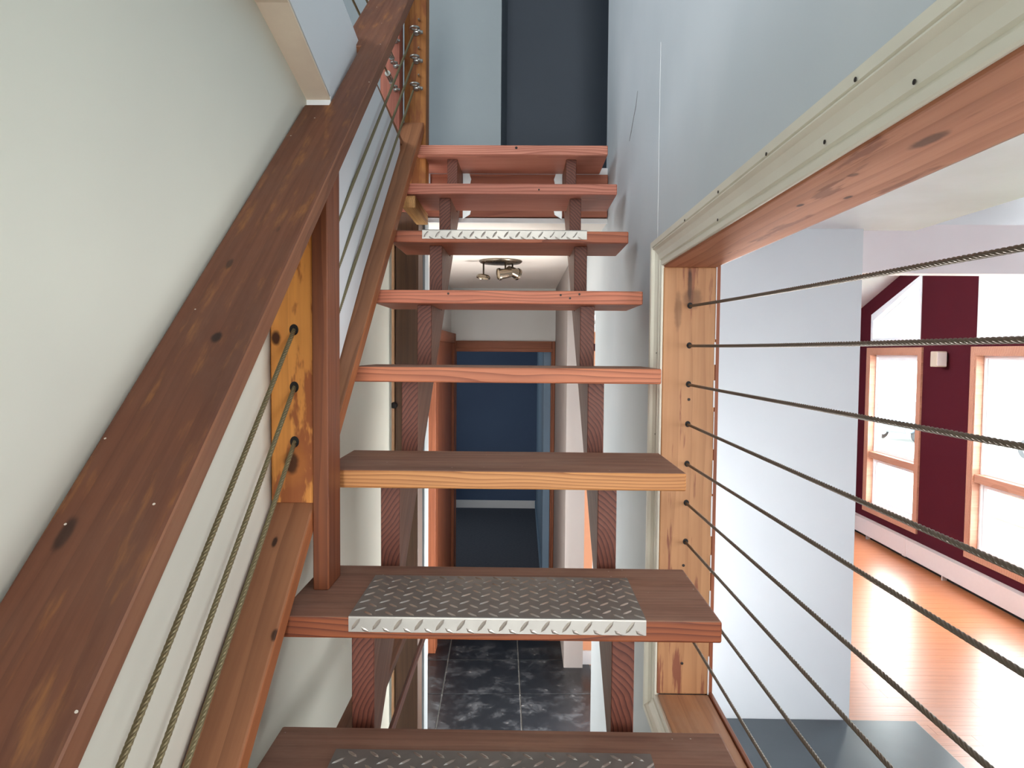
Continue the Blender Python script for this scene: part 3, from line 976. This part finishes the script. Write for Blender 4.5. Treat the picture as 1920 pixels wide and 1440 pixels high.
saw_obj(-0.292, -0.253)
saw_obj(0.158, 0.197)
box('support_block', -0.412, -0.368, 2.43, 2.755, 0.485, 0.526, wood('block_wood', rgb(206, 160, 100), rgb(150, 100, 60), rgb(130, 90, 60), ring=50), st, 'Y', 0.002)
box('brace', -0.352, -0.294, 0.98, 2.05, -0.745, -0.722, W_strS, st, 'Y', 0.002)
box('brace', -0.2515, -0.245, 0.98, 2.05, -0.745, -0.722, W_strF, st, 'Y', 0.001)


def hanger(x, z, flip):
    bm = bmesh.new()
    h = 0.085
    pts = [(0, 0), (0.030, 0.018), (0.034, 0.036), (0.026, 0.06), (0.030, h), (0, h)]
    prism_bm(bm, [(flip * a, b) for a, b in pts], -0.001, 0.001)
    for a, b in ((0.016, 0.03), (0.016, 0.06)):
        lathe_bm(bm, [(0.004, 0.001), (0.004, 0.0025)], 8, Matrix.Translation((flip * a, b, 0)))
    bmesh.ops.recalc_face_normals(bm, faces=bm.faces)
    o = from_bm('hanger_bracket', bm, M_galv, st, Matrix.Translation((x, 2.952, z + E)) @ Matrix.Rotation(PI / 2, 4, 'X'))
    return o


for x, f in ((-0.251, 1), (0.156, -1)):
    hanger(x, 0.545, f)
    hanger(x, 0.67, f)
hanger(-0.385, 0.67, -1)

# rim joist
rj = struct(box('trim_10', -0.64, XR - 0.002, 2.957, 2.99, 0.556, 0.7285, W_rim, None, 'X', 0.002), 'red brown rim joist behind the top step')


nail(treads[7], (-0.03, nose(7)[0], nose(7)[1] + E - 0.010), (0, -1, 0), 0.005, 0.0006, M_black, 'nail_hole')
for kx, xx in ((4, -0.20), (4, 0.10), (4, 0.125), (4, 0.15), (6, 0.05)):
    nail(treads[kx], (xx, nose(kx)[0], nose(kx)[1] + E - 0.014 + 0.006 * math.sin(xx * 90)), (0, -1, 0), 0.003, 0.0006, M_nail, 'nail')

# diamond plate nosings
def tread_plate(k, x0, x1, dy, lip):
    d, z = nose(k)
    z += E
    t = 0.003
    bm = bmesh.new()
    yf = d - t
    prof = [(d + dy, z + 0.0003), (d + dy, z + t), (yf + 0.003, z + t), (yf + 0.0008, z + t - 0.0008), (yf, z + t - 0.003), (yf, z + t - lip), (d - 0.0002, z + t - lip), (d - 0.0002, z + 0.0003)]
    A = [bm.verts.new((x0, y, zz)) for y, zz in prof]
    B = [bm.verts.new((x1, y, zz)) for y, zz in prof]
    n = len(prof)
    for i in range(n):
        j = (i + 1) % n
        f = bm.faces.new((A[i], A[j], B[j], B[i]))
        if i == 1:
            f.material_index = 1
    bm.faces.new(A)
    bm.faces.new(B[::-1])

    def lug(cx, cu, ang, on_lip):
        L, W, H = 0.0135, 0.0036, 0.0016
        ca, sa = math.cos(ang), math.sin(ang)
        P = [(-L, 0, 0), (-L * .4, -W, 0), (L * .4, -W, 0), (L, 0, 0), (L * .4, W, 0), (-L * .4, W, 0), (-L * .55, 0, H), (L * .55, 0, H)]
        vs = []
        for a, b, h in P:
            px, pu = cx + a * ca - b * sa, cu + a * sa + b * ca
            if px < x0 or px > x1:
                px = min(max(px, x0), x1)
            if on_lip:
                if pu < z + t - lip:
                    pu = z + t - lip
                if pu > z + t - 0.001:
                    pu = z + t - 0.001
                vs.append(bm.verts.new((px, yf + 0.0003 - h, pu)))
            else:
                pu = min(max(pu, yf + 0.001), d + dy)
                vs.append(bm.verts.new((px, pu, z + t - 0.0003 + h)))
        for q in ((0, 1, 6), (1, 2, 7, 6), (2, 3, 7), (3, 4, 7), (4, 5, 6, 7), (5, 0, 6)):
            f = bm.faces.new([vs[i] for i in q])
            f.material_index = 2
    px, py = 0.0345, 0.0375
    nx = int((x1 - x0) / px) + 1
    ny = int(dy / py) + 1
    for i in range(nx):
        for j in range(ny):
            cx, cy = x0 + 0.012 + i * px, d + 0.03 + j * py
            if cx < x1 - 0.004 and cy < d + dy - 0.002:
                lug(cx, cy, PI / 4, False)
            cx, cy = cx + px / 2, cy - py / 2
            if cx < x1 - 0.004 and cy < d + dy - 0.004:
                lug(cx, cy, -PI / 4, False)
        cx = x0 + 0.012 + i * px
        if cx < x1 - 0.004:
            lug(cx, z + t - lip * 0.5, PI / 3.4, True)
        if cx + px / 2 < x1 - 0.004:
            lug(cx + px / 2, z + t - lip, -PI / 4, True)
    o = from_bm('diamond_plate', bm, [M_plate, M_plate_top, M_lug], treads[k])
    o['label'] = 'aluminium diamond plate nosing'
    for a, b in ((x0 + 0.035, dy - 0.03), (x1 - 0.035, dy - 0.03)):
        pass
    return o


tread_plate(1, -0.2815, 0.205, 0.212, 0.026)
tread_plate(0, -0.292, 0.208, 0.212, 0.026)
tread_plate(5, -0.306, 0.190, 0.212, 0.028)

# ------------------------------------------------------------------ stair railing
SL = 0.825
rl = thing('stair_railing', 'brown stair railing with wide flat handrail and three cables along the left wall', 'railing', (-0.41, 1.3, -0.437))


def slope_frame(slope, p):
    h = math.hypot(1, slope)
    c, s = 1 / h, slope / h
    m = Matrix(((0, -1, 0), (c, 0, -s), (s, 0, c))).to_4x4()
    return Matrix.Translation(p) @ m


def rail_board(name, slope, ztop, y0, y1, x0, x1, th, mat, sidemat, notch=None, bevel=0.004):
    """Flat board laid along the slope; ztop(y) gives the top surface (eye based)."""
    h = math.hypot(1, slope)
    ym = (y0 + y1) / 2
    f = slope_frame(slope, ((x0 + x1) / 2, ym, ztop(ym) + E))
    u = lambda y: (y - ym) * h
    xm = (x0 + x1) / 2
    poly = [(u(y0), -(x1 - xm)), (u(y1), -(x1 - xm)), (u(y1), -(x0 - xm))]
    if notch:
        na, nb, nx = notch
        poly += [(u(nb), -(x0 - xm)), (u(nb), -(nx - xm)), (u(na), -(nx - xm)), (u(na), -(x0 - xm))]
    poly += [(u(y0), -(x0 - xm))]
    nrm = (0, -slope / h, 1 / h)
    return prism(name, f, poly, -th, 0, sidemat, rl, bevel, mat, nrm)


hz = lambda y: -0.726 + SL * y
rail_board('handrail', SL, hz, 0.22, 2.95, -0.4585, -0.342, 0.033, W_hand, W_handside, (1.50, 1.80, -0.408), 0.004)
bz = lambda y: -0.276 + 0.80 * (y - 1.294)
rail_board('bottom_rail', 0.80, bz, 0.25, 2.715, -0.458, -0.379, 0.036, W_bot, W_botside, None, 0.004)
und = lambda y: hz(y) - 0.033 * math.hypot(1, SL)


def post_board(name, x0, x1, y0, y1, z0, mat, zb=None):
    # sloped bottom (if zb) and sloped top under the handrail
    poly = [(y0, (zb(y0) if zb else z0)), (y1, (zb(y1) if zb else z0)), (y1, und(y1)), (y0, und(y0))]
    c = Vector(((x0 + x1) / 2, (y0 + y1) / 2, E + (poly[0][1] + poly[2][1]) / 2))
    f = grain_frame(c, 'Z')      # local x = z, y = x, z = y
    bm = bmesh.new()
    i_ = f.inverted()
    lo = [bm.verts.new(i_ @ Vector((x0, y, z + E))) for y, z in poly]
    hi = [bm.verts.new(i_ @ Vector((x1, y, z + E))) for y, z in poly]
    bm.faces.new(lo[::-1])
    bm.faces.new(hi)
    for i in range(4):
        j = (i + 1) % 4
        bm.faces.new((lo[i], lo[j], hi[j], hi[i]))
    bmesh.ops.recalc_face_normals(bm, faces=bm.faces)
    bmesh.ops.bevel(bm, geom=bm.edges[:], offset=0.002, segments=1, affect='EDGES')
    return from_bm(name, bm, mat, rl, f)


pb = post_board('newel_board', -0.458, -0.380, 1.288, 1.326, 0, W_post, bz)
pb['label'] = 'amber wood post board with cable holes'
pb2 = post_board('newel_side_board', -0.3785, -0.350, 1.275, 1.36, Z1, W_post2)
XC = -0.415
HOLES = [0.036, -0.068, -0.168]
for z in HOLES:
    f = lambda y: z + 0.82 * (y - 1.288)
    rope('rail_cable', [(XC, 0.15, f(0.15) + E), (XC, 1.26, f(1.26) + E), (XC + 0.004, 2.66, f(2.66) + E)], 0.0042, M_ropeL, rl)
    bm = bmesh.new()
    lathe_bm(bm, [(0.0082, 0), (0.0082, 0.0008)], 16, Matrix.Diagonal((1, 1.25, 1, 1)))
    from_bm('cable_hole', bm, M_black, pb, dirmat((XC, 1.288, f(1.288) + E + 0.001), (0, -1, 0)))

up = box('upper_post', -0.455, -0.372, 2.725, 2.81, 0.55, 1.42, W_up, rl, 'Z', 0.003)


def eye_bolt(p, parent, s=1.0, d=(0, -1, 0)):
    bm = bmesh.new()
    # ring
    R0, r0, n, m_ = 0.011 * s, 0.0032 * s, 16, 8
    rings = []
    for i in range(n):
        a = 2 * PI * i / n
        rings.append([bm.verts.new(((R0 + r0 * math.cos(2 * PI * j / m_)) * math.cos(a), r0 * math.sin(2 * PI * j / m_), (R0 + r0 * math.cos(2 * PI * j / m_)) * math.sin(a) + 0.03 * s)) for j in range(m_)])
    for i in range(n):
        A, B = rings[i], rings[(i + 1) % n]
        for j in range(m_):
            k = (j + 1) % m_
            bm.faces.new((A[j], A[k], B[k], B[j]))
    lathe_bm(bm, [(0.0035 * s, -0.004), (0.0035 * s, 0.02 * s)], 8)
    lathe_bm(bm, [(0.009 * s, 0.0), (0.009 * s, 0.003 * s)], 10)
    # cable clamp and its saddle nuts
    lathe_bm(bm, [(0.005 * s, 0.0), (0.005 * s, 0.022 * s)], 8, Matrix.Translation((0, -0.012 * s, 0.032 * s)) @ Matrix.Rotation(PI / 2, 4, 'Y'))
    lathe_bm(bm, [(0.004 * s, 0.0), (0.004 * s, 0.018 * s)], 8, Matrix.Translation((0.014 * s, -0.014 * s, 0.03 * s)))
    return from_bm('eye_bolt', bm, M_eye, parent, dirmat(p, d), True)


for z in HOLES:
    eye_bolt((XC + 0.006, 2.725, z + 0.82 * (2.70 - 1.288) + E), up, 1.35)
    nail(up, (XC + 0.016, 2.725, z + 0.82 * (2.70 - 1.288) + E + 0.045), (0, -1, 0), 0.004, 0.012, M_eye, 'bolt_end')

# ------------------------------------------------------------------ landing guard
lg = thing('landing_guard', 'brown landing guard with steel cables at the upper floor edge', 'railing', (-0.47, 2.0, 0.80))
pl = prism('bottom_plate', fr, [(-0.9, FT(-0.9) + 0.001), (2.66, FT(2.66) + 0.001), (2.66, FT(2.66) + 0.024), (-0.9, FT(-0.9) + 0.026)], -0.53, -0.434, W_bot, lg)
gp = box('guard_post', -0.535, -0.463, 2.67, 2.75, 0.80, 1.60, W_guard, lg, 'Z', 0.003)
for z in (0.965, 1.05, 1.14):
    rope('guard_cable', [(-0.478, -0.5, z + E + 0.02), (-0.478, 2.50, z + E)], 0.0036, M_ropeL, lg)
    bm = bmesh.new()
    # turnbuckle: two rods, end eyes
    for s in (-1, 1):
        lathe_bm(bm, [(0.003, 0), (0.003, 0.075)], 8, Matrix.Translation((s * 0.007, 0, 0.03)))
    lathe_bm(bm, [(0.010, 0), (0.010, 0.010)], 10, Matrix.Translation((0, 0, 0.025)))
    lathe_bm(bm, [(0.010, 0), (0.010, 0.010)], 10, Matrix.Translation((0, 0, 0.10)))
    lathe_bm(bm, [(0.0035, 0), (0.0035, 0.17)], 8)
    from_bm('turnbuckle', bm, M_eye, lg, dirmat((-0.478, 2.49, z + E), (0, 1, 0)), False)
    eye_bolt((-0.478, 2.67, z + E), gp, 1.0)

# ------------------------------------------------------------------ support post
sp = thing('support_post', 'dark brown wooden post standing under the landing behind the left stringer', 'post', (-0.45, 2.83, -2.0))
box('post_board', -0.496, -0.406, 2.765, 2.89, -2.0, 0.535, W_sup, sp, 'Z', 0.003)
box('post_strip', -0.520, -0.497, 2.760, 2.86, -2.0, 0.535, wood('post_strip_wood', rgb(140, 104, 76), rgb(120, 84, 60), rgb(98, 68, 50), ring=12), sp, 'Z', 0.002)
bm = bmesh.new()
lathe_bm(bm, [(0.006, 0), (0.006, 0.012), (0.013, 0.016), (0.013, 0.026), (0.007, 0.03)], 14)
kn = from_bm('knob', bm, M_nail, sp, dirmat((-0.496, 2.764, E - 0.21), (0, -1, 0)), True)

# ------------------------------------------------------------------ cables across the opening
XCB = 0.403
ends = [(0.114, 0.571, 0.093), (0.018, 0.571, 0.019), (-0.076, 0.571, -0.071), (-0.173, 0.571, -0.172), (-0.270, 0.571, -0.252),
        (-0.366, 0.605, -0.351), (-0.462, 0.767, -0.446), (-0.561, 0.938, -0.545), (-0.672, 1.149, -0.664)]
words = ['topmost', 'second from the top', 'third from the top', 'fourth from the top', 'fifth from the top', 'sixth from the top',
         'third from the bottom', 'second from the bottom', 'lowest']
for (zh, dn, zn), w in zip(ends, words):
    sl = (zn - zh) / (dn - DJ)
    P = []
    for i in range(13):
        yy = DJ + 0.002 + (-0.5 - DJ) * i / 12
        tt = (DJ - yy) / (DJ + 0.5)
        sag = 0.006 * (4 * tt * (1 - tt))
        P.append((XCB, yy, E + zh + sl * (yy - DJ) - sag * (1 if zh > 0 else 0.3)))
    o = rope('steel_cable', P[::-1], 0.0034, M_ropeR)
    tag(o, 'twisted steel cable across the wall opening, %s of the nine' % w, 'cable', 'steel cables across the wall opening')
    bm = bmesh.new()
    lathe_bm(bm, [(0.0066, 0), (0.0066, 0.0008)], 14, Matrix.Diagonal((1, 1.15, 1, 1)))
    from_bm('cable_hole', bm, M_black, tj, dirmat((XCB, DJ, E + zh + 0.001), (0, -1, 0)))

# ------------------------------------------------------------------ hall ceiling light
cl = thing('ceiling_light', 'brushed nickel spotlight cluster with three lamps on the hall ceiling', 'lamp', (-0.135, 4.24, ZC - 0.002))
CX, CY, CZ = -0.135, 4.24, ZC - 0.002 + E
bm = bmesh.new()
lathe_bm(bm, [(0.04, 0.0), (0.128, 0.0), (0.128, -0.006), (0.118, -0.014), (0.05, -0.022), (0.02, -0.024)], 40)
from_bm('base_plate', bm, M_chrome, cl, Matrix.Translation((CX, CY, CZ)), True)
for (dx, dy, l, d, flat) in ((-0.10, -0.02, 0.065, (-0.12, -0.1, -0.98), True), (0.03, -0.05, 0.05, (-0.93, -0.33, -0.16), False), (0.07, 0.04, 0.03, (0.75, 0.6, -0.28), False)):
    bm = bmesh.new()
    lathe_bm(bm, [(0.005, 0), (0.005, l + 0.02), (0.008, l + 0.02), (0.008, l + 0.034)], 10)
    sm = from_bm('stem', bm, M_chrome, cl, dirmat((CX + dx, CY + dy, CZ - 0.012), (0, 0, -1)), True)
    bm = bmesh.new()
    if flat:
        lathe_bm(bm, [(0.012, -0.012), (0.034, -0.008), (0.041, 0.0), (0.041, 0.010), (0.034, 0.012), (0.030, 0.006)], 24)
    else:
        lathe_bm(bm, [(0.012, -0.040), (0.024, -0.036), (0.028, -0.01), (0.031, 0.03), (0.036, 0.032), (0.036, 0.045), (0.030, 0.045), (0.029, 0.036)], 24)
    hd = from_bm('lamp_head', bm, M_chrome, cl, dirmat((CX + dx, CY + dy, CZ - 0.03 - l), d), False)
    bm = bmesh.new()
    g = 0.008 if flat else 0.037
    lathe_bm(bm, [(0.0285, g), (0.0285, g + 0.002), (0.015, g + 0.003)], 24)
    from_bm('lamp_glass', bm, M_glassface, hd, hd.matrix_world.copy(), False)
